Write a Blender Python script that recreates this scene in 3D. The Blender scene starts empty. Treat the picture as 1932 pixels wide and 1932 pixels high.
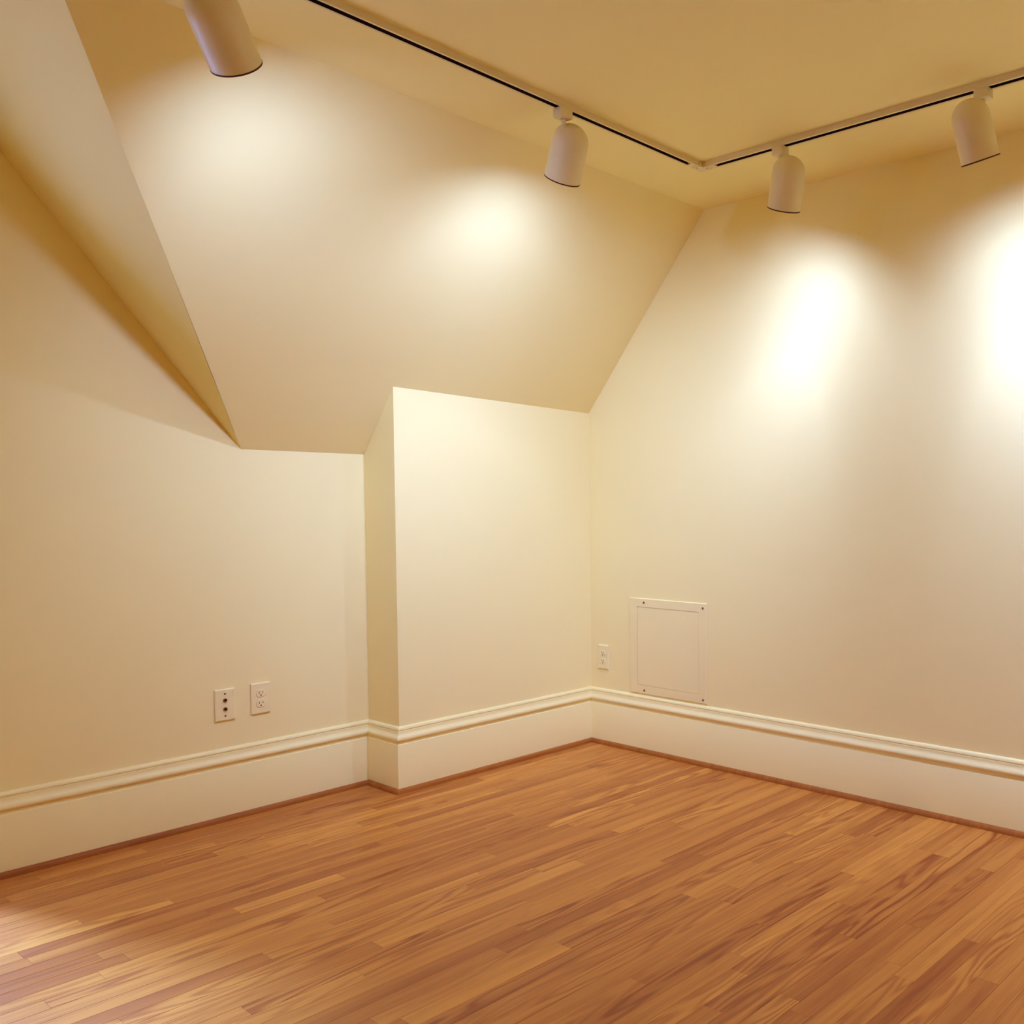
import bpy, bmesh, math, random
from mathutils import Vector, Matrix

scene = bpy.context.scene
C = scene.collection

# ------------------------------------------------------------------ camera
# principal axis and position recovered from the photograph's wall and ceiling lines
F_PX, YAW, PITCH, ROLL = 1752.56446, 0.64319, -0.04268, -0.0012
PPX, PPY = 483.0, 57.46366          # the square is the left part of a wider frame
CAM = Vector((-3.11006, -3.41942, 1.16788))
_fw = Vector((math.cos(YAW) * math.cos(PITCH), math.sin(YAW) * math.cos(PITCH), math.sin(PITCH)))
_r0 = Vector((math.sin(YAW), -math.cos(YAW), 0))
_u0 = _r0.cross(_fw)
_rt = _r0 * math.cos(ROLL) + _u0 * math.sin(ROLL)
_up = -_r0 * math.sin(ROLL) + _u0 * math.cos(ROLL)
cam_data = bpy.data.cameras.new('camera')
cam_data.sensor_width = 36.0
cam_data.lens = 36.0 * F_PX / 1932
cam_data.shift_x = -PPX / 1932
cam_data.shift_y = PPY / 1932
cam_data.clip_start = 0.05
cam = bpy.data.objects.new('camera', cam_data)
M3 = Matrix((_rt, _up, -_fw)).transposed()
cam.matrix_world = Matrix.Translation(CAM) @ M3.to_4x4()
C.objects.link(cam)
scene.camera = cam


def project(P):
    v = Vector(P) - CAM
    z = v.dot(_fw)
    if z < 0.05:
        return None
    return (966 + PPX + F_PX * v.dot(_rt) / z, 966 + PPY - F_PX * v.dot(_up) / z)


# ------------------------------------------------------------------ world and view
SKY = (0.42, 0.66, 1.65)             # overcast daylight seen in a picture balanced for lamp light
GROUND = (0.44, 0.55, 1.25)          # the ground and roofs below the window, darker than the sky
SKY_STRENGTH = 13.0
GROUND_STRENGTH = 18.0
world = bpy.data.worlds.new('world')
scene.world = world
world.use_nodes = True
_nt = world.node_tree
bg = _nt.nodes['Background']
_tc = _nt.nodes.new('ShaderNodeTexCoord')
_sx = _nt.nodes.new('ShaderNodeSeparateXYZ')
_nt.links.new(_tc.outputs['Generated'], _sx.inputs[0])
_mr = _nt.nodes.new('ShaderNodeMapRange')
_mr.inputs[1].default_value = -0.03
_mr.inputs[2].default_value = 0.03
_nt.links.new(_sx.outputs[2], _mr.inputs[0])
_mx = _nt.nodes.new('ShaderNodeMixRGB')
_mx.inputs[1].default_value = (*[c * GROUND_STRENGTH for c in GROUND], 1)
_mx.inputs[2].default_value = (*[c * SKY_STRENGTH for c in SKY], 1)
_nt.links.new(_mr.outputs[0], _mx.inputs[0])
_nt.links.new(_mx.outputs[0], bg.inputs[0])
# CIE overcast sky: the zenith is three times as bright as the horizon
_el = _nt.nodes.new('ShaderNodeMath')
_el.operation = 'MULTIPLY_ADD'
_el.use_clamp = False
_cl = _nt.nodes.new('ShaderNodeMath')
_cl.operation = 'MAXIMUM'
_nt.links.new(_sx.outputs[2], _cl.inputs[0])
_cl.inputs[1].default_value = 0.0
_nt.links.new(_cl.outputs[0], _el.inputs[0])
_el.inputs[1].default_value = 2.0 / 3
_el.inputs[2].default_value = 1.0 / 3
_nt.links.new(_el.outputs[0], bg.inputs[1])

# hazy sun that falls through the dormer window onto the floor at the left
sun_data = bpy.data.lights.new('sun', 'SUN')
sun_data.energy = 7.8
sun_data.color = (0.40, 0.72, 1.5)
sun_data.angle = math.radians(11)
sun = bpy.data.objects.new('sun', sun_data)
sun.rotation_euler = (-Vector((0.163, -0.688, -0.707))).to_track_quat('Z', 'Y').to_euler()
sun.location = (-3.5, 3.0, 4.0)
C.objects.link(sun)

LAMP_POWER = 166.0
LAMP_COLOUR = (0.64, 0.93, 2.0)

scene.view_settings.view_transform = 'Standard'
scene.view_settings.look = 'None'
scene.view_settings.gamma = 1.0
scene.view_settings.exposure = 0.12
scene.view_settings.use_curve_mapping = False
scene.cycles.use_denoising = True
scene.cycles.use_light_tree = False
scene.cycles.max_bounces = 9
scene.cycles.caustics_reflective = False
scene.cycles.caustics_refractive = False
scene.cycles.diffuse_bounces = 8
scene.cycles.glossy_bounces = 4
scene.cycles.sample_clamp_indirect = 6.0

# ------------------------------------------------------------------ room dimensions (metres)
H = 2.44            # flat ceiling
D = 0.222           # gable wall plane, y
W = 1.0314          # width of the projecting wall at the corner
XE, H2 = -1.5133, 1.369     # foot of the dormer valley
YC = -0.745         # where the slope meets the flat ceiling
S1 = (H - H2) / (D - YC)    # rise of the main slope
MD = 1.30           # rise of the dormer slope
XR = XE - (H - H2) / MD     # dormer slope reaches the flat ceiling
XC = -2.92          # dormer centre line
X0, Y0 = -5.0, -4.8         # far sides of the room behind the camera
WT = 0.32           # gable wall thickness
WX0, WX1, WZ0, WZ1 = -3.42, -2.40, 0.26, 2.00   # window opening
BT = 0.018          # baseboard thickness
ZB = 0.1966         # underside of the cap moulding


# ------------------------------------------------------------------ helpers
def obj(name, bm, mat, parent=None, smooth=False):
    me = bpy.data.meshes.new(name)
    bmesh.ops.recalc_face_normals(bm, faces=bm.faces)
    bm.to_mesh(me)
    bm.free()
    if smooth:
        for p in me.polygons:
            p.use_smooth = True
    if mat:
        me.materials.append(mat)
    o = bpy.data.objects.new(name, me)
    C.objects.link(o)
    if parent:
        o.parent = parent
    return o


def empty(name, mw, label=None, cat=None, group=None, kind=None):
    o = bpy.data.objects.new(name, None)
    o.empty_display_size = 0.05
    o.matrix_world = mw if isinstance(mw, Matrix) else Matrix.Translation(mw)
    C.objects.link(o)
    tag(o, label, cat, group, kind)
    return o


def tag(o, label=None, cat=None, group=None, kind=None):
    if label:
        o['label'] = label
    if cat:
        o['category'] = cat
    if group:
        o['group'] = group
    if kind:
        o['kind'] = kind
    return o


def add_box(bm, x0, x1, y0, y1, z0, z1, bevel=0.0, seg=2):
    vs = [bm.verts.new((x, y, z)) for x in (x0, x1) for y in (y0, y1) for z in (z0, z1)]
    fs = [bm.faces.new([vs[i] for i in f]) for f in
          ((0, 1, 3, 2), (4, 6, 7, 5), (0, 4, 5, 1), (2, 3, 7, 6), (0, 2, 6, 4), (1, 5, 7, 3))]
    if bevel:
        es = list({e for f in fs for e in f.edges})
        bmesh.ops.bevel(bm, geom=es, offset=bevel, segments=seg, profile=0.5, affect='EDGES')
    return bm


def box(*a, **k):
    return add_box(bmesh.new(), *a, **k)


def lathe(bm, prof, n=48, axis='Z'):
    """profile [(r, z)...] spun about z; radius 0 closes to a point"""
    rings = []
    for r, z in prof:
        if r <= 1e-6:
            rings.append([bm.verts.new((0, 0, z))])
        else:
            rings.append([bm.verts.new((r * math.cos(2 * math.pi * i / n), r * math.sin(2 * math.pi * i / n), z)) for i in range(n)])
    for a, b in zip(rings, rings[1:]):
        for i in range(n):
            j = (i + 1) % n
            if len(a) == 1 and len(b) == 1:
                continue
            if len(a) == 1:
                bm.faces.new((a[0], b[i], b[j]))
            elif len(b) == 1:
                bm.faces.new((a[i], b[0], a[j]))
            else:
                bm.faces.new((a[i], b[i], b[j], a[j]))
    return bm


def frame_to(direction, up=Vector((0, 0, 1))):
    """rotation whose +Z is the given direction"""
    z = Vector(direction).normalized()
    x = up.cross(z)
    if x.length < 1e-4:
        x = Vector((1, 0, 0))
    x.normalize()
    y = z.cross(x)
    return Matrix((x, y, z)).transposed().to_4x4()


def smooth_by_angle(o, deg=35):
    me = o.data
    for p in me.polygons:
        p.use_smooth = True
    bm = bmesh.new()
    bm.from_mesh(me)
    for e in bm.edges:
        if len(e.link_faces) == 2 and e.calc_face_angle(0) > math.radians(deg):
            e.smooth = False
    bm.to_mesh(me)
    bm.free()
    return o


# ------------------------------------------------------------------ materials
def new_mat(name):
    m = bpy.data.materials.new(name)
    m.use_nodes = True
    nt = m.node_tree
    return m, nt, nt.nodes['Principled BSDF']


def plain(name, col, rough=0.5, metal=0.0, spec=0.5, emit=None, strength=0.0):
    m, nt, b = new_mat(name)
    b.inputs['Base Color'].default_value = (*col, 1)
    b.inputs['Roughness'].default_value = rough
    b.inputs['Metallic'].default_value = metal
    b.inputs['Specular IOR Level'].default_value = spec
    if emit:
        b.inputs['Emission Color'].default_value = (*emit, 1)
        b.inputs['Emission Strength'].default_value = strength
    # faint mottling so that no surface is perfectly even
    n = nt.nodes.new('ShaderNodeTexNoise')
    n.inputs['Scale'].default_value = 40
    mr = nt.nodes.new('ShaderNodeMapRange')
    mr.inputs[3].default_value = max(0.02, rough - 0.04)
    mr.inputs[4].default_value = min(1, rough + 0.04)
    nt.links.new(n.outputs[0], mr.inputs[0])
    nt.links.new(mr.outputs[0], b.inputs['Roughness'])
    return m


def paint(name, col, rough, spec):
    m, nt, b = new_mat(name)
    L = nt.links
    geo = nt.nodes.new('ShaderNodeNewGeometry')
    n1 = nt.nodes.new('ShaderNodeTexNoise')
    n1.inputs['Scale'].default_value = 2.3
    n1.inputs['Detail'].default_value = 0
    L.new(geo.outputs['Position'], n1.inputs['Vector'])
    mix = nt.nodes.new('ShaderNodeMixRGB')
    mix.inputs[1].default_value = (col[0] * .985, col[1] * .98, col[2] * .97, 1)
    mix.inputs[2].default_value = (min(1, col[0] * 1.01), col[1] * 1.015, col[2] * 1.02, 1)
    L.new(n1.outputs[0], mix.inputs[0])
    L.new(mix.outputs[0], b.inputs['Base Color'])
    b.inputs['Roughness'].default_value = rough
    b.inputs['Specular IOR Level'].default_value = spec
    return m


def wood(name, dark, light, rough=0.42, spec=0.32):
    """oak strip: tone, grain offset and figure strength ride in the object colour"""
    m, nt, b = new_mat(name)
    L = nt.links
    N = nt.nodes.new

    def math_(op, a=None, bb=None, c=None):
        k = N('ShaderNodeMath')
        k.operation = op
        for i, v in enumerate((a, bb, c)):
            if v is None:
                continue
            if isinstance(v, (int, float)):
                k.inputs[i].default_value = v
            else:
                L.new(v, k.inputs[i])
        return k.outputs[0]
    geo = N('ShaderNodeNewGeometry')
    oi = N('ShaderNodeObjectInfo')
    sp = N('ShaderNodeSeparateColor')
    L.new(oi.outputs['Color'], sp.inputs[0])
    tone, off, fig = sp.outputs[0], sp.outputs[1], sp.outputs[2]
    sx = N('ShaderNodeSeparateXYZ')
    L.new(geo.outputs['Position'], sx.inputs[0])

    def coords(kx, ky, seed):
        cb = N('ShaderNodeCombineXYZ')
        L.new(math_('MULTIPLY', sx.outputs[0], kx), cb.inputs[0])
        L.new(math_('MULTIPLY', sx.outputs[1], ky), cb.inputs[1])
        L.new(math_('MULTIPLY_ADD', off, 97.0, seed), cb.inputs[2])
        return cb.outputs[0]

    def noise(vec, detail, rgh=0.5):
        n = N('ShaderNodeTexNoise')
        n.inputs['Scale'].default_value = 1.0
        n.inputs['Detail'].default_value = detail
        n.inputs['Roughness'].default_value = rgh
        L.new(vec, n.inputs['Vector'])
        return n.outputs[0]
    # growth rings: contour lines of a stretched field give cathedral figures
    field = noise(coords(1.5, 13.0, 0.0), 1.5, 0.4)
    wob = noise(coords(9.0, 60.0, 11.0), 1.0)
    ph = math_('MULTIPLY_ADD', wob, 2.4, math_('MULTIPLY', field, 62.0))
    ring = math_('MULTIPLY_ADD', math_('SINE', ph), 0.5, 0.5)
    ring = math_('POWER', ring, 1.6)
    streak = noise(coords(3.0, 150.0, 23.0), 2.0, 0.6)
    broad = noise(coords(1.1, 24.0, 37.0), 2.0)
    pore = noise(coords(22.0, 620.0, 51.0), 1.0, 0.6)
    # combine to one lightness figure
    v = math_('MULTIPLY_ADD', math_('SUBTRACT', tone, 0.5), 0.62, 0.5)
    v = math_('ADD', v, math_('MULTIPLY', math_('SUBTRACT', broad, 0.5), 0.75))
    v = math_('ADD', v, math_('MULTIPLY', math_('SUBTRACT', streak, 0.5), 0.42))
    amp = math_('MULTIPLY_ADD', fig, 0.47, 0.04)
    v = math_('SUBTRACT', v, math_('MULTIPLY', math_('SUBTRACT', ring, 0.45), amp))
    v = math_('ADD', v, math_('MULTIPLY', math_('SUBTRACT', pore, 0.5), 0.22))
    cr = N('ShaderNodeValToRGB')
    cr.color_ramp.elements[0].position = 0.0
    cr.color_ramp.elements[0].color = (*dark, 1)
    cr.color_ramp.elements[1].position = 1.0
    cr.color_ramp.elements[1].color = (*light, 1)
    e = cr.color_ramp.elements.new(0.5)
    e.color = (*[(a * 0.5 + c * 0.5) * (1.0 if i == 0 else 0.95) for i, (a, c) in enumerate(zip(dark, light))], 1)
    L.new(v, cr.inputs[0])
    L.new(cr.outputs[0], b.inputs['Base Color'])
    b.inputs['Roughness'].default_value = rough
    b.inputs['Specular IOR Level'].default_value = spec
    return m


WALL_COL = (0.94, 0.80, 0.37)
M_WALL = paint('wall_paint', WALL_COL, 0.75, 0.0)
M_TRIM = paint('trim_paint', (0.94, 0.80, 0.37), 0.42, 0.3)
M_FLOOR = wood('oak_strip_floor', (0.27, 0.048, 0.004), (0.71, 0.30, 0.044))
M_SHOE = wood('oak_shoe', (0.25, 0.055, 0.006), (0.52, 0.19, 0.032), spec=0.12)
M_SUB = plain('subfloor', (0.07, 0.03, 0.012), 0.9)
M_WHITE = plain('fixture_white', (0.79, 0.655, 0.365), 0.40, spec=0.4)
M_RAIL = plain('rail_white', (0.80, 0.665, 0.36), 0.42, spec=0.4)
M_DARK = plain('dark_channel', (0.03, 0.009, 0.003), 0.7, spec=0.05)
M_RIM = plain('dark_rim', (0.09, 0.025, 0.006), 0.6, spec=0.1)
M_PLATE = plain('plate_plastic', (0.93, 0.79, 0.385), 0.38, spec=0.3)
M_PANEL = paint('panel_paint', (0.935, 0.79, 0.380), 0.5, 0.25)
M_HOLE = plain('dark_hole', (0.06, 0.015, 0.003), 0.7, spec=0.05)
M_BRASS = plain('bronze_screw', (0.20, 0.07, 0.012), 0.45, metal=0.3, spec=0.2)
M_BULB = plain('lamp_face', (0.9, 0.85, 0.8), 0.4, emit=(1.0, 0.9, 0.8), strength=8.0)


def glass_mat():
    m = bpy.data.materials.new('window_glass')
    m.use_nodes = True
    nt = m.node_tree
    nt.nodes.remove(nt.nodes['Principled BSDF'])
    t = nt.nodes.new('ShaderNodeBsdfTransparent')
    t.inputs[0].default_value = (0.93, 0.96, 0.96, 1)
    g = nt.nodes.new('ShaderNodeBsdfGlossy')
    g.inputs['Roughness'].default_value = 0.03
    mx = nt.nodes.new('ShaderNodeMixShader')
    mx.inputs[0].default_value = 0.07
    nt.links.new(t.outputs[0], mx.inputs[1])
    nt.links.new(g.outputs[0], mx.inputs[2])
    nt.links.new(mx.outputs[0], nt.nodes['Material Output'].inputs[0])
    return m


M_GLASS = glass_mat()

# daylight portal in the window opening (guides sampling of the sky, adds no light)
pd = bpy.data.lights.new('daylight_portal', 'AREA')
pd.shape = 'RECTANGLE'
pd.size = WX1 - WX0
pd.size_y = WZ1 - WZ0
pd.cycles.is_portal = True
po = bpy.data.objects.new('daylight_portal', pd)
po.location = ((WX0 + WX1) / 2, D + WT + 0.01, (WZ0 + WZ1) / 2)
po.rotation_euler = (math.radians(-90), 0, 0)     # -Z of the lamp faces the room (-y)
C.objects.link(po)

# ------------------------------------------------------------------ room shell
floor = obj('floor', box(X0 - 0.1, 0.1, Y0 - 0.1, D + WT, -0.10, -0.0195), M_SUB)
tag(floor, 'reddish oak strip floor running along the sloped wall', kind='structure')

ceil = obj('ceiling', box(X0 - 0.1, 0.1, Y0 - 0.1, D + WT, H, H + 0.1), M_WALL)
tag(ceil, 'flat cream ceiling carrying the track lights', kind='structure')

bm = bmesh.new()
add_box(bm, X0 - 0.1, WX0, D, D + WT, -0.1, H)
add_box(bm, WX1, 0.1, D, D + WT, -0.1, H)
add_box(bm, WX0, WX1, D, D + WT, -0.1, WZ0)
add_box(bm, WX0, WX1, D, D + WT, WZ1, H)
tag(obj('wall_left', bm, M_WALL), 'cream knee wall under the sloped ceiling', kind='structure')
tag(obj('wall_right', box(0, 0.1, Y0 - 0.1, D, -0.1, H), M_WALL), 'cream gable end wall with access panel', kind='structure')
tag(obj('wall_back', box(X0 - 0.1, 0.0, Y0 - 0.1, Y0, -0.1, H), M_WALL), 'cream wall behind the viewer', kind='structure')
tag(obj('wall_side', box(X0 - 0.1, X0, Y0, D, -0.1, H), M_WALL), 'cream far side wall', kind='structure')
tag(obj('wall_projection', box(-W, 0, 0, D, -0.1, 1.645), M_WALL), 'shallow projecting wall in the corner under the slope', kind='structure')


# main sloped ceiling: the knee line over the projection runs a little out of level
def lerp(x, xs, ys):
    if x <= xs[0]:
        return ys[0]
    for a, b, c, d in zip(xs, xs[1:], ys, ys[1:]):
        if x <= b:
            return c + (d - c) * (x - a) / (b - a)
    return ys[-1]


def slope_z(x, y):
    z = H2 + S1 * (D - y)
    dl = lerp(x, (-2.2, -1.6, -1.03, 0.0), (0, 0.004, 0.0165, -0.0125))
    if y < 0:
        t = max(0.0, 1 - y / YC)
        g = t * t * (3 - 2 * t)
    else:
        g = max(0.0, 1 - y / D)
    return z + dl * g


def slope_mesh(xl, xr):
    """grid between two x limits given as functions of y"""
    bm = bmesh.new()
    ys = [YC + (D - YC) * i / 36 for i in range(37)]
    NX = 40
    rows = []
    for y in ys:
        a, b = xl(y), xr(y)
        rows.append([bm.verts.new((a + (b - a) * j / NX, y, min(H, slope_z(a + (b - a) * j / NX, y)))) for j in range(NX + 1)])
    for r, q in zip(rows, rows[1:]):
        for j in range(NX):
            bm.faces.new((r[j], r[j + 1], q[j + 1], q[j]))
    return bm


def valley(y):
    return XE - (S1 / MD) * (D - y)


def mirror(x):
    return 2 * XC - x


tag(obj('ceiling_slope', slope_mesh(valley, lambda y: 0.0), M_WALL, smooth=True), 'steep cream sloped ceiling between dormer and end wall', kind='structure')
tag(obj('ceiling_slope', slope_mesh(lambda y: X0, lambda y: mirror(valley(y))), M_WALL, smooth=True), 'cream sloped ceiling beyond the dormer', kind='structure')
for s in (0, 1):
    bm = bmesh.new()
    pts = [(XE, D, H2), (XR, D, H), (XR, YC, H)]
    bm.faces.new([bm.verts.new((mirror(x) if s else x, y, z)) for x, y, z in pts])
    tag(obj('ceiling_dormer', bm, M_WALL), 'cream triangular dormer ceiling slope' if s == 0 else 'far cream dormer ceiling slope', kind='structure')

# ------------------------------------------------------------------ window in the dormer (outside the frame, it lets the daylight in)
win = empty('window_1', ((WX0 + WX1) / 2, D, WZ0), 'white double hung dormer window', None, None, 'structure')


def wbox(name, *a, mat=None, parent=None, bevel=0.002):
    o = obj(name, box(*a, bevel=bevel, seg=1), mat or M_TRIM)
    o.parent = parent or win
    if parent is None or parent is win:
        o.matrix_parent_inverse = Matrix.Translation(win.location).inverted()
    return o


cw = 0.075
wbox('casing', WX0 - cw, WX0, D - 0.016, D, WZ0 - 0.02, WZ1 + cw)
wbox('casing', WX1, WX1 + cw, D - 0.016, D, WZ0 - 0.02, WZ1 + cw)
wbox('casing', WX0, WX1, D - 0.016, D, WZ1, WZ1 + cw)
wbox('sill', WX0 - cw - 0.02, WX1 + cw + 0.02, D - 0.05, D + 0.1, WZ0 - 0.03, WZ0)
zm = (WZ0 + WZ1) / 2
for z0, z1, yy in ((WZ0, zm + 0.02, D + 0.23), (zm - 0.02, WZ1, D + 0.268)):
    for a in ((WX0, WX0 + 0.05, z0, z1), (WX1 - 0.05, WX1, z0, z1), (WX0 + 0.05, WX1 - 0.05, z0, z0 + 0.05), (WX0 + 0.05, WX1 - 0.05, z1 - 0.04, z1)):
        wbox('sash_rail', a[0], a[1], yy, yy + 0.035, a[2], a[3])
    wbox('pane', WX0 + 0.05, WX1 - 0.05, yy + 0.015, yy + 0.019, z0 + 0.05, z1 - 0.04, mat=M_GLASS, bevel=0)

# ------------------------------------------------------------------ baseboards: flat board, cap moulding and stained shoe, mitred at the corners
CAP = [(0.0, 0.070), (0.004, 0.0695), (0.0075, 0.0665), (0.0095, 0.0615), (0.0102, 0.0570),
       (0.0076, 0.0562), (0.0076, 0.0532), (0.0108, 0.0526), (0.0112, 0.0500), (0.0113, 0.0460), (0.0122, 0.0415), (0.0146, 0.0365),
       (0.0182, 0.0312), (0.0207, 0.0265), (0.0215, 0.0215), (0.0209, 0.0170), (0.0186, 0.0132), (0.0160, 0.0104),
       (0.0146, 0.0072), (0.0140, 0.0030), (0.0140, -0.004), (0.0, -0.004)]
BOARD = [(0.0, ZB), (BT - 0.0022, ZB), (BT - 0.0006, ZB - 0.0008), (BT, ZB - 0.0024), (BT, 0.0), (0.0, 0.0)]
SHOE = [(BT, 0.0)] + [(BT + 0.0135 * math.cos(a), 0.0190 * math.sin(a)) for a in [math.radians(90 * i / 8) for i in range(0, 9)]]


def run_mesh(p0, p1, m0, m1, prof, z0=0.0):
    """sweep a closed profile (out, up) from p0 to p1; m = horizontal offset per unit of 'out' at either end"""
    bm = bmesh.new()
    a = [bm.verts.new((p0[0] + o * m0[0], p0[1] + o * m0[1], z0 + z)) for o, z in prof]
    b = [bm.verts.new((p1[0] + o * m1[0], p1[1] + o * m1[1], z0 + z)) for o, z in prof]
    n = len(prof)
    for i in range(n):
        j = (i + 1) % n
        bm.faces.new((a[i], a[j], b[j], b[i]))
    bm.faces.new(a)
    bm.faces.new(list(reversed(b)))
    return bm


RUNS = [
    ('baseboard_left', (X0, D), (-W, D), (1, -1), (-1, -1), 'cream moulded baseboard along the knee wall'),
    ('baseboard_return', (-W, D), (-W, 0), (-1, -1), (-1, -1), 'short cream baseboard on the side of the projecting wall'),
    ('baseboard_projection', (-W, 0), (0, 0), (-1, -1), (-1, -1), 'cream moulded baseboard on the face of the projecting wall'),
    ('baseboard_right', (0, 0), (0, Y0), (-1, -1), (-1, 1), 'cream moulded baseboard below the access panel'),
    ('baseboard_back', (0, Y0), (X0, Y0), (-1, 1), (1, 1), 'cream baseboard behind the viewer'),
    ('baseboard_side', (X0, Y0), (X0, D), (1, 1), (1, -1), 'cream baseboard on the far side wall'),
]
for nm, p0, p1, m0, m1, lab in RUNS:
    b = empty(nm, (0, 0, 0), lab, kind='structure')
    smooth_by_angle(obj('base_board', run_mesh(p0, p1, m0, m1, BOARD), M_TRIM, b), 25)
    smooth_by_angle(obj('cap_molding', run_mesh(p0, p1, m0, m1, CAP, ZB), M_TRIM, b), 38)
    so = smooth_by_angle(obj('shoe_molding', run_mesh(p0, p1, m0, m1, SHOE), M_SHOE, b), 40)
    so.color = (0.42, 0.37, 0.15, 1)
    so['label'] = 'stained oak shoe moulding'

# ------------------------------------------------------------------ oak strip floor
rng = random.Random(11)
BW = 0.0572
ROW0 = -1.115 + BW * 24
GAP = 0.0005


def strip_mesh(name):
    """unit strip: x 0..1, full width, tongue-and-groove strip 19 mm thick with eased top edges"""
    bm = bmesh.new()
    hw = BW / 2 - GAP / 2
    c = 0.0006
    prof = [(-hw, -0.019), (-hw, -c), (-hw + c, 0), (hw - c, 0), (hw, -c), (hw, -0.019)]
    a = [bm.verts.new((0, y, z)) for y, z in prof]
    b = [bm.verts.new((1, y, z)) for y, z in prof]
    for i in range(6):
        j = (i + 1) % 6
        bm.faces.new((a[i], a[j], b[j], b[i]))
    bm.faces.new(a)
    bm.faces.new(list(reversed(b)))
    bmesh.ops.recalc_face_normals(bm, faces=bm.faces)
    me = bpy.data.meshes.new(name)
    bm.to_mesh(me)
    bm.free()
    me.materials.append(M_FLOOR)
    return me


strip = strip_mesh('plank')


def row_of(y):
    return int(math.floor((ROW0 - y) / BW))


# strips that stand out in the photograph: (y inside the row, x from, x to, tone, figure)
SPECIAL = [
    (-1.143, -1.80, -1.096, 0.98, 0.10),
    (-1.715, -0.365, -0.03, 0.20, 0.15),
    (-1.658, -0.95, -0.05, 0.80, 0.2),
    (-0.62, -1.93, -1.62, 0.95, 0.2),
]
special = {}
for y, a, b, tn, fg in SPECIAL:
    special.setdefault(row_of(y), []).append((a, b, tn, fg))

pieces = []
nrows = int((ROW0 - Y0) / BW) + 1
for k in range(nrows):
    yc = ROW0 - (k + 0.5) * BW
    if yc > D - 0.01 or yc < Y0:
        continue
    xmax = -0.005 if yc < 0.0 else -W - 0.005
    fixed = sorted(special.get(k, []))
    x = X0 + 0.005 - rng.uniform(0, 0.6)
    out = []
    while x < xmax - 0.02:
        f = next((q for q in fixed if q[0] <= x + 0.16 and q[1] > x + 0.1), None)
        if f:
            if f[0] > x + 1e-4:
                out.append((x, f[0], None, None))
            out.append((max(x, f[0]), f[1], f[2], f[3]))
            x = f[1]
            continue
        ln = rng.choice((rng.uniform(0.28, 0.6), rng.uniform(0.5, 1.1), rng.uniform(0.8, 1.5)))
        e = x + ln
        nf = next((q for q in fixed if q[0] > x), None)
        if nf and e > nf[0] - 0.16:
            e = nf[0]
        if e > xmax - 0.14:
            e = xmax
        out.append((x, e, None, None))
        x = e
    for a, e, tn, fg in out:
        a = max(a, X0 + 0.005)
        e = min(e, xmax)
        if e - a < 0.02:
            continue
        tone = tn if tn is not None else min(0.95, max(0.05, rng.gauss(0.5, 0.20)))
        fig = fg if fg is not None else (rng.random() ** 2.2)
        pieces.append((yc, a, e, tone, rng.random(), fig))


def seen(yc, a, e):
    area = 0
    n = max(2, int((e - a) / 0.08))
    for i in range(n + 1):
        q = project((a + (e - a) * i / n, yc, 0))
        if q and -25 < q[0] < 1957 and 1380 < q[1] < 1957:
            area += 1
    if not area:
        return 0
    v = (Vector(((a + e) / 2, yc, 0)) - CAM)
    return area * 0.08 / (v.length ** 2)


ranked = sorted(pieces, key=lambda q: -seen(*q[:3]))
single = [q for q in ranked[:298] if seen(*q[:3]) > 0]
rest = [q for q in pieces if q not in set(single)]
print('floor strips:', len(pieces), 'single', len(single))
for yc, a, e, tone, off, fig in sorted(single, key=lambda q: (-q[0], q[1])):
    o = bpy.data.objects.new('plank', strip)
    o.location = (a + GAP / 2, yc, 0)
    o.scale = (e - a - GAP, 1, 1)
    o.color = (tone, off, fig, 1)
    o.parent = floor
    C.objects.link(o)
bm = bmesh.new()
for yc, a, e, tone, off, fig in rest:
    add_box(bm, a + GAP / 2, e - GAP / 2, yc - BW / 2 + GAP / 2, yc + BW / 2 - GAP / 2, -0.019, 0.0)
far = obj('plank_field', bm, M_FLOOR, floor)
far.color = (0.5, 0.5, 0.3, 1)
far['kind'] = 'stuff'

# ------------------------------------------------------------------ lighting track
XT, YT = -0.4323, -1.1072      # room-side faces of the two rails
RW, RH = 0.035, 0.019
track = empty('lighting_track', (XT + RW / 2, YT + RW / 2, H), 'white L-shaped lighting track with dark slot mounted on the flat ceiling', 'track')
RAIL = [(-RW / 2, 0), (-RW / 2, -RH), (-0.0098, -RH), (-0.0098, -0.004), (0.0098, -0.004), (0.0098, -RH), (RW / 2, -RH), (RW / 2, 0)]


def rail(axis, a, b):
    """U-section rail; axis 'x' or 'y', along-coordinate from a to b relative to the track corner"""
    bm = bmesh.new()
    for z in (0,):
        P = []
        for t in (a, b):
            P.append([bm.verts.new((t, o, zz) if axis == 'x' else (o, t, zz)) for o, zz in RAIL])
        n = len(RAIL)
        for i in range(n):
            j = (i + 1) % n
            bm.faces.new((P[0][i], P[0][j], P[1][j], P[1][i]))
        bm.faces.new(P[0])
        bm.faces.new(list(reversed(P[1])))
    return obj('rail', bm, M_RAIL, track)


def channel(parent, axis, a, b):
    bm = bmesh.new()
    for o0, o1, z0, z1 in ((-0.0097, 0.0097, -0.0060, -0.0041), (-0.0097, -0.0082, -RH + 0.0006, -0.0060), (0.0082, 0.0097, -RH + 0.0006, -0.0060)):
        if axis == 'x':
            add_box(bm, a, b, o0, o1, z0, z1)
        else:
            add_box(bm, o0, o1, a, b, z0, z1)
    o = obj('conductor_channel', bm, M_DARK, parent)
    o['label'] = 'dark slot along the rail'


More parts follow.
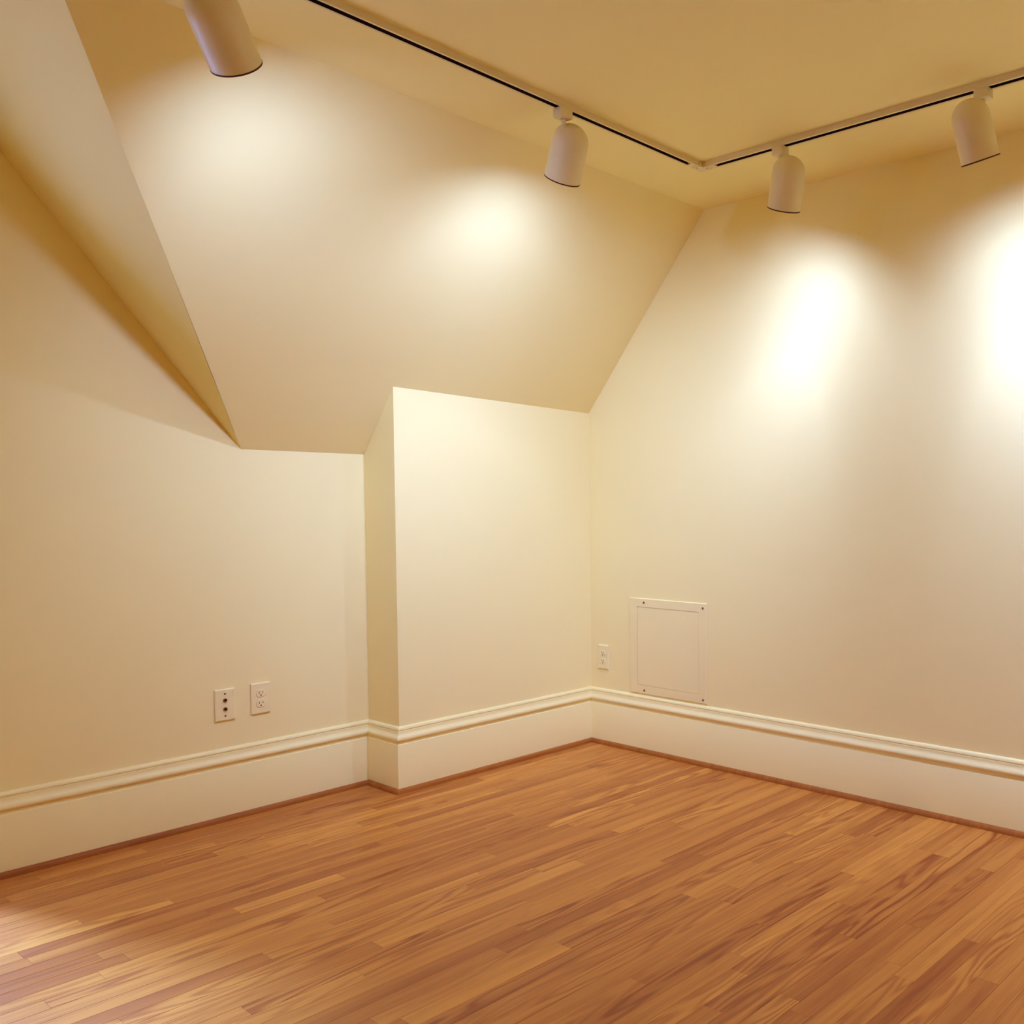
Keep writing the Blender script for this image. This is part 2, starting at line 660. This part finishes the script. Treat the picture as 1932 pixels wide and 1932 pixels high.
JN = 0.035     # the corner connector takes up this much of either arm
LX, LY = -2.35, -3.05
r1 = rail('x', LX, -JN - 0.001)
channel(r1, 'x', LX + 0.002, -JN - 0.035)
r2 = rail('y', LY, -JN - 0.001)
channel(r2, 'y', LY + 0.002, -JN - 0.035)
bm = bmesh.new()
h = RW / 2 + 0.0006
pts = [(h, h), (-JN, h), (-JN, -h), (-h, -h), (-h, -JN), (h, -JN)]
lo = [bm.verts.new((x, y, -RH - 0.001)) for x, y in pts]
hi = [bm.verts.new((x, y, 0)) for x, y in pts]
for i in range(6):
    j = (i + 1) % 6
    bm.faces.new((lo[i], lo[j], hi[j], hi[i]))
bm.faces.new(lo)
bm.faces.new(list(reversed(hi)))
cn = obj('corner_connector', bm, M_RAIL, track)
# feed covers: solid bottoms that close the slot next to the corner, and two screws
for axis in ('x', 'y'):
    a, b = -JN - 0.036, -JN - 0.0015
    q = (a, b, -0.0100, 0.0100) if axis == 'x' else (-0.0100, 0.0100, a, b)
    obj('slot_cover', box(*q, -RH - 0.0006, -RH + 0.004), M_RAIL, cn)
for x, y in ((-0.026, 0.0), (0.0, -0.026)):
    bmx = lathe(bmesh.new(), [(0, -RH - 0.0022), (0.0022, -RH - 0.0022), (0.0026, -RH - 0.0010)], 12)
    s = obj('screw', bmx, M_BRASS, cn)
    s.location = (x, y, 0)
for o in (r1, r2):
    e = obj('end_cap', box(LX - 0.004, LX, -RW / 2, RW / 2, -RH, 0) if o is r1 else box(-RW / 2, RW / 2, LY - 0.004, LY, -RH, 0), M_RAIL, o)

# ------------------------------------------------------------------ track lamps
R, LEN = 0.059, 0.180
TH = 0.0022


def shell_profile():
    """domed back (z = -LEN) to the open front at z = 0, then back up inside"""
    p = []
    zc = -LEN + R
    for i in range(13):
        a = math.radians(90 * i / 12)
        p.append((R * math.sin(a), zc - R * math.cos(a)))
    p += [(R, -0.012), (R, -0.0026)]
    ri = R - TH
    p += [(R - 0.0004, -0.0022), (ri, -0.0022), (ri, -0.02), (ri, zc)]
    for i in range(1, 9):
        a = math.radians(90 - 90 * i / 8)
        p.append((ri * math.sin(a), zc - ri * math.cos(a)))
    return p


def rim_profile():
    return [(R + 0.0003, -0.0034), (R + 0.0006, -0.0008), (R + 0.0001, 0.0008), (R - TH, 0.0008), (R - TH - 0.0003, -0.0024), (R + 0.0003, -0.0034)]


def bulb_profile():
    # reflector lamp: narrow neck flaring to a slightly domed face
    return [(0, -0.051), (0.020, -0.053), (0.036, -0.058), (0.0405, -0.063), (0.040, -0.070), (0.032, -0.092), (0.022, -0.112), (0.016, -0.124), (0.015, -0.148), (0, -0.151)]


# beam of the reflector lamps: share of the axial intensity against the angle off the axis (degrees)
def bell(base, peak, width):
    return [(d, base + peak * math.exp(-(d / width) ** 2)) for d in range(0, 85, 6)]


FLOOD = bell(0.085, 0.33, 40)
SPOT = bell(0.083, 0.26, 28)


def beam_profile(ld, BEAM):
    ld.use_nodes = True
    nt = ld.node_tree
    em = nt.nodes['Emission']
    tc = nt.nodes.new('ShaderNodeTexCoord')
    sp = nt.nodes.new('ShaderNodeSeparateXYZ')
    nt.links.new(tc.outputs['Normal'], sp.inputs[0])
    ab = nt.nodes.new('ShaderNodeMath')
    ab.operation = 'ABSOLUTE'
    nt.links.new(sp.outputs[2], ab.inputs[0])
    ac = nt.nodes.new('ShaderNodeMath')
    ac.operation = 'ARCCOSINE'
    nt.links.new(ab.outputs[0], ac.inputs[0])
    dv = nt.nodes.new('ShaderNodeMath')
    dv.operation = 'DIVIDE'
    nt.links.new(ac.outputs[0], dv.inputs[0])
    dv.inputs[1].default_value = math.pi / 2
    cr = nt.nodes.new('ShaderNodeValToRGB')
    el = cr.color_ramp.elements
    cr.color_ramp.interpolation = 'B_SPLINE'
    el[0].position, el[0].color = 0.0, (BEAM[0][1],) * 3 + (1,)
    el[1].position, el[1].color = 1.0, (0.05, 0.05, 0.05, 1)
    for d, v in BEAM[1:]:
        e = el.new(d / 90)
        e.color = (v, v, v, 1)
    nt.links.new(dv.outputs[0], cr.inputs[0])
    nt.links.new(cr.outputs[0], em.inputs['Strength'])


LAMPS = [
    ((-2.050, -1.028, 2.220), (0.592, 0.460, -0.660), (-2.165, YT + RW / 2), 'x',
     'large nearest white spotlight at the upper left, cut by the picture edge', 0.80),
    ((-1.010, -0.992, 2.242), (0.190, 0.557, -0.810), (-1.089, YT + RW / 2), 'x',
     'white domed spotlight on the left arm of the track, aimed at the slope', 0.80),
    ((-0.388, -1.451, 2.213), (0.280, 0.385, -0.880), (XT + RW / 2, -1.4555), 'y',
     'white domed spotlight on the right arm, the one nearer the track corner', 0.9),
    ((-0.410, -2.210, 2.212), (0.410, -0.083, -0.908), (XT + RW / 2, -2.2185), 'y',
     'white domed spotlight on the right arm farther from the track corner', 0.9),
    # two unseen heads added farther along the arm for fill light
    ((-0.410, -2.975, 2.212), (0.410, -0.083, -0.908), (XT + RW / 2, -2.9835), 'y',
     'added white domed fill spotlight on the right arm just outside the picture', 2.3),
    ((-0.410, -3.740, 2.212), (0.410, -0.083, -0.908), (XT + RW / 2, -3.7485), 'y',
     'added white domed fill spotlight at the end of the right arm, outside the picture', 2.3),
]
for c, a, ad, axis, lab, watt in LAMPS:
    base = Vector((ad[0], ad[1], H - RH))
    t = empty('track_lamp', base, lab, 'lamp', 'spotlights on the ceiling track')
    # adapter block: a collar that clips over the rail and a body below it
    if axis == 'x':
        bm = box(-0.024, 0.024, -0.0205, 0.0205, -0.030, -0.0005, bevel=0.003, seg=2)
    else:
        bm = box(-0.0205, 0.0205, -0.024, 0.024, -0.030, -0.0005, bevel=0.003, seg=2)
    ao = smooth_by_angle(obj('adapter', bm, M_WHITE, t), 40)
    # head
    rot = frame_to(a)
    hm = Matrix.Translation(Vector(c) - base) @ rot
    ho = obj('lamp_head', lathe(bmesh.new(), shell_profile(), 56), M_WHITE, t)
    ho.matrix_local = hm
    smooth_by_angle(ho, 40)
    ro = obj('rim', lathe(bmesh.new(), rim_profile(), 56), M_RIM, ho, smooth=True)
    ro['label'] = 'thin dark rim around the opening'
    bo = obj('bulb', lathe(bmesh.new(), bulb_profile(), 32), M_BULB, ho, smooth=True)
    # stem: straight down from the adapter onto the shoulder of the dome
    dome = Vector(c) - Vector(a).normalized() * (LEN - R)
    hx = Vector((ad[0], ad[1], 0)) - Vector((dome.x, dome.y, 0))
    if hx.length > R - 0.012:
        foot = Vector((dome.x, dome.y, 0)) + hx.normalized() * (R - 0.012)
    else:
        foot = Vector((ad[0], ad[1], 0))
    fz = dome.z + math.sqrt(max(1e-6, R * R - (foot.xy - dome.xy).length ** 2)) - 0.003
    foot.z = fz
    top = Vector((ad[0], ad[1], H - RH - 0.029))
    v = foot - top
    bm = lathe(bmesh.new(), [(0, 0), (0.0085, 0), (0.0085, v.length * 0.3), (0.0068, v.length * 0.45), (0.0068, v.length), (0, v.length)], 20)
    st = obj('stem', bm, M_WHITE, t)
    st.matrix_local = Matrix.Translation(top - base) @ frame_to(v, Vector((1, 0, 0)))
    smooth_by_angle(st, 40)
    # the lamp's own light, at the bulb face inside the head
    ld = bpy.data.lights.new('lamp_light', 'SPOT')
    ld.energy = LAMP_POWER * watt
    ld.color = LAMP_COLOUR
    ld.spot_size = math.radians(170)
    ld.spot_blend = 0.2
    beam_profile(ld, FLOOD if axis == 'x' else SPOT)
    ld.shadow_soft_size = 0.030
    lo_ = bpy.data.objects.new('lamp_light', ld)
    lo_.matrix_world = Matrix.Translation(Vector(c) - Vector(a).normalized() * 0.046) @ frame_to(-Vector(a))
    C.objects.link(lo_)

# ------------------------------------------------------------------ wall plates
# local frame of a plate: x to the right along the wall, z up, -y into the room
ROT_L = Matrix.Identity(4)
ROT_R = Matrix.Rotation(math.radians(-90), 4, 'Z')     # on the end wall: local +x -> world -y, local -y -> world -x


def plate_mesh(w, h, t, bev=0.0032):
    bm = bmesh.new()
    a = [bm.verts.new((x, 0, z)) for x, z in ((-w / 2, -h / 2), (w / 2, -h / 2), (w / 2, h / 2), (-w / 2, h / 2))]
    b = [bm.verts.new((x, -t + 0.0016, z)) for x, z in ((-w / 2, -h / 2), (w / 2, -h / 2), (w / 2, h / 2), (-w / 2, h / 2))]
    c = [bm.verts.new((x * (1 - 2 * bev / w), -t, z * (1 - 2 * bev / h))) for x, z in ((-w / 2, -h / 2), (w / 2, -h / 2), (w / 2, h / 2), (-w / 2, h / 2))]
    for p, q in ((a, b), (b, c)):
        for i in range(4):
            j = (i + 1) % 4
            bm.faces.new((p[i], p[j], q[j], q[i]))
    bm.faces.new(c)
    bm.faces.new(list(reversed(a)))
    return bm


def disc(name, r, x, z, y0, y1, mat, parent, n=16):
    bm = lathe(bmesh.new(), [(0, 0), (r, 0), (r, abs(y1 - y0) * 0.7), (r * 0.86, abs(y1 - y0)), (0, abs(y1 - y0))], n)
    bmesh.ops.rotate(bm, verts=bm.verts, cent=(0, 0, 0), matrix=Matrix.Rotation(math.radians(90), 3, 'X'))
    bmesh.ops.translate(bm, verts=bm.verts, vec=(x, y0, z))
    return obj(name, bm, mat, parent)


def receptacle(parent, z, t):
    bm = bmesh.new()
    rr, hh = 0.0172, 0.0138
    pts = []
    for i in range(40):
        a = 2 * math.pi * i / 40
        pts.append((rr * math.cos(a), max(-hh, min(hh, rr * math.sin(a)))))
    a = [bm.verts.new((x, -t + 0.001, z + q)) for x, q in pts]
    b = [bm.verts.new((x, -t - 0.0016, z + q)) for x, q in pts]
    c = [bm.verts.new((x * .95, -t - 0.0021, z + q * .95)) for x, q in pts]
    for p, q in ((a, b), (b, c)):
        for i in range(40):
            j = (i + 1) % 40
            if (p[i].co - p[j].co).length < 1e-6:
                continue
            bm.faces.new((p[i], p[j], q[j], q[i]))
    bm.faces.new(c)
    o = obj('receptacle', bm, M_PLATE, parent)
    f = -t - 0.0021
    for x, hl in ((-0.0064, 0.0042), (0.0064, 0.0034)):
        obj('slot', box(x - 0.0010, x + 0.0010, f - 0.0002, f + 0.001, z + 0.0030 - hl, z + 0.0030 + hl), M_HOLE, o)
    disc('ground_hole', 0.0027, 0.0, z - 0.0072, f + 0.001, f - 0.0003, M_HOLE, o)
    return o


def outlet(mw, lab):
    t = empty('outlet', mw, lab, 'outlet', 'duplex outlets on the walls')
    obj('cover_plate', plate_mesh(0.070, 0.1165, 0.0062), M_PLATE, t)
    receptacle(t, 0.0195, 0.0062)
    receptacle(t, -0.0195, 0.0062)
    disc('screw', 0.0026, 0, 0, -0.0060, -0.0070, M_PLATE, t)
    return t


outlet(Matrix.Translation((-1.468, D, 0.430)) @ ROT_L, 'cream duplex power outlet on the knee wall, right of the jack plate')
outlet(Matrix.Translation((0.0, -0.0908, 0.4213)) @ ROT_R, 'cream duplex power outlet on the end wall near the corner')

t = empty('jack_plate', Matrix.Translation((-1.5947, D, 0.4265)) @ ROT_L, 'cream cable jack plate with two dark round jacks on the knee wall', 'wall plate')
obj('cover_plate', plate_mesh(0.070, 0.1165, 0.0062), M_PLATE, t)
for z in (0.0410, -0.0410):
    disc('screw', 0.0034, 0, z, -0.0058, -0.0072, M_BRASS, t)
for z in (0.0175, -0.0155):
    j = obj('jack', lathe(bmesh.new(), [(0.0066, 0.0), (0.0066, 0.004), (0.0056, 0.0062), (0.0044, 0.0062), (0.0044, 0.001), (0, 0.001)], 20), M_BRASS, t)
    j.matrix_local = Matrix.Translation((0, -0.0058, z)) @ Matrix.Rotation(math.radians(90), 4, 'X')
    h = obj('jack_hole', lathe(bmesh.new(), [(0.0043, 0.0015), (0.0043, 0.0048), (0, 0.0048)], 16), M_HOLE, j)

# ------------------------------------------------------------------ access panel
PW, PH, PT = 0.474, 0.448, 0.0055
pc = Matrix.Translation((0.0, -0.515, 0.4985)) @ ROT_R
t = empty('access_panel', pc, 'large square cream access panel screwed to the end wall above the baseboard', 'panel')


def ring_mesh(w, h, wi, hi, t, bev):
    bm = bmesh.new()

    def rect(a, b, y):
        return [bm.verts.new((x, y, z)) for x, z in ((-a / 2, -b / 2), (a / 2, -b / 2), (a / 2, b / 2), (-a / 2, b / 2))]
    loops = [rect(w, h, 0), rect(w, h, -t + bev), rect(w - 2 * bev, h - 2 * bev, -t), rect(wi, hi, -t), rect(wi, hi, 0)]
    for p, q in zip(loops, loops[1:]):
        for i in range(4):
            j = (i + 1) % 4
            bm.faces.new((p[i], p[j], q[j], q[i]))
    p, q = loops[-1], loops[0]
    for i in range(4):
        j = (i + 1) % 4
        bm.faces.new((p[i], p[j], q[j], q[i]))
    return bm


IW, IH = 0.384, 0.369
obj('frame', ring_mesh(PW, PH, IW, IH, PT, 0.0018), M_PANEL, t)
obj('door', box(-IW / 2 + 0.0012, IW / 2 - 0.0012, -PT + 0.0012, -0.0005, -IH / 2 + 0.0012, IH / 2 - 0.0012, bevel=0.0006, seg=1), M_PANEL, t)
for x, z in ((-0.1465, 0.2048), (0.2162, 0.2025), (-0.1470, -0.2078), (0.2158, -0.2075)):
    disc('screw', 0.0052, x, z, -PT + 0.0005, -PT - 0.0016, M_BRASS, t)
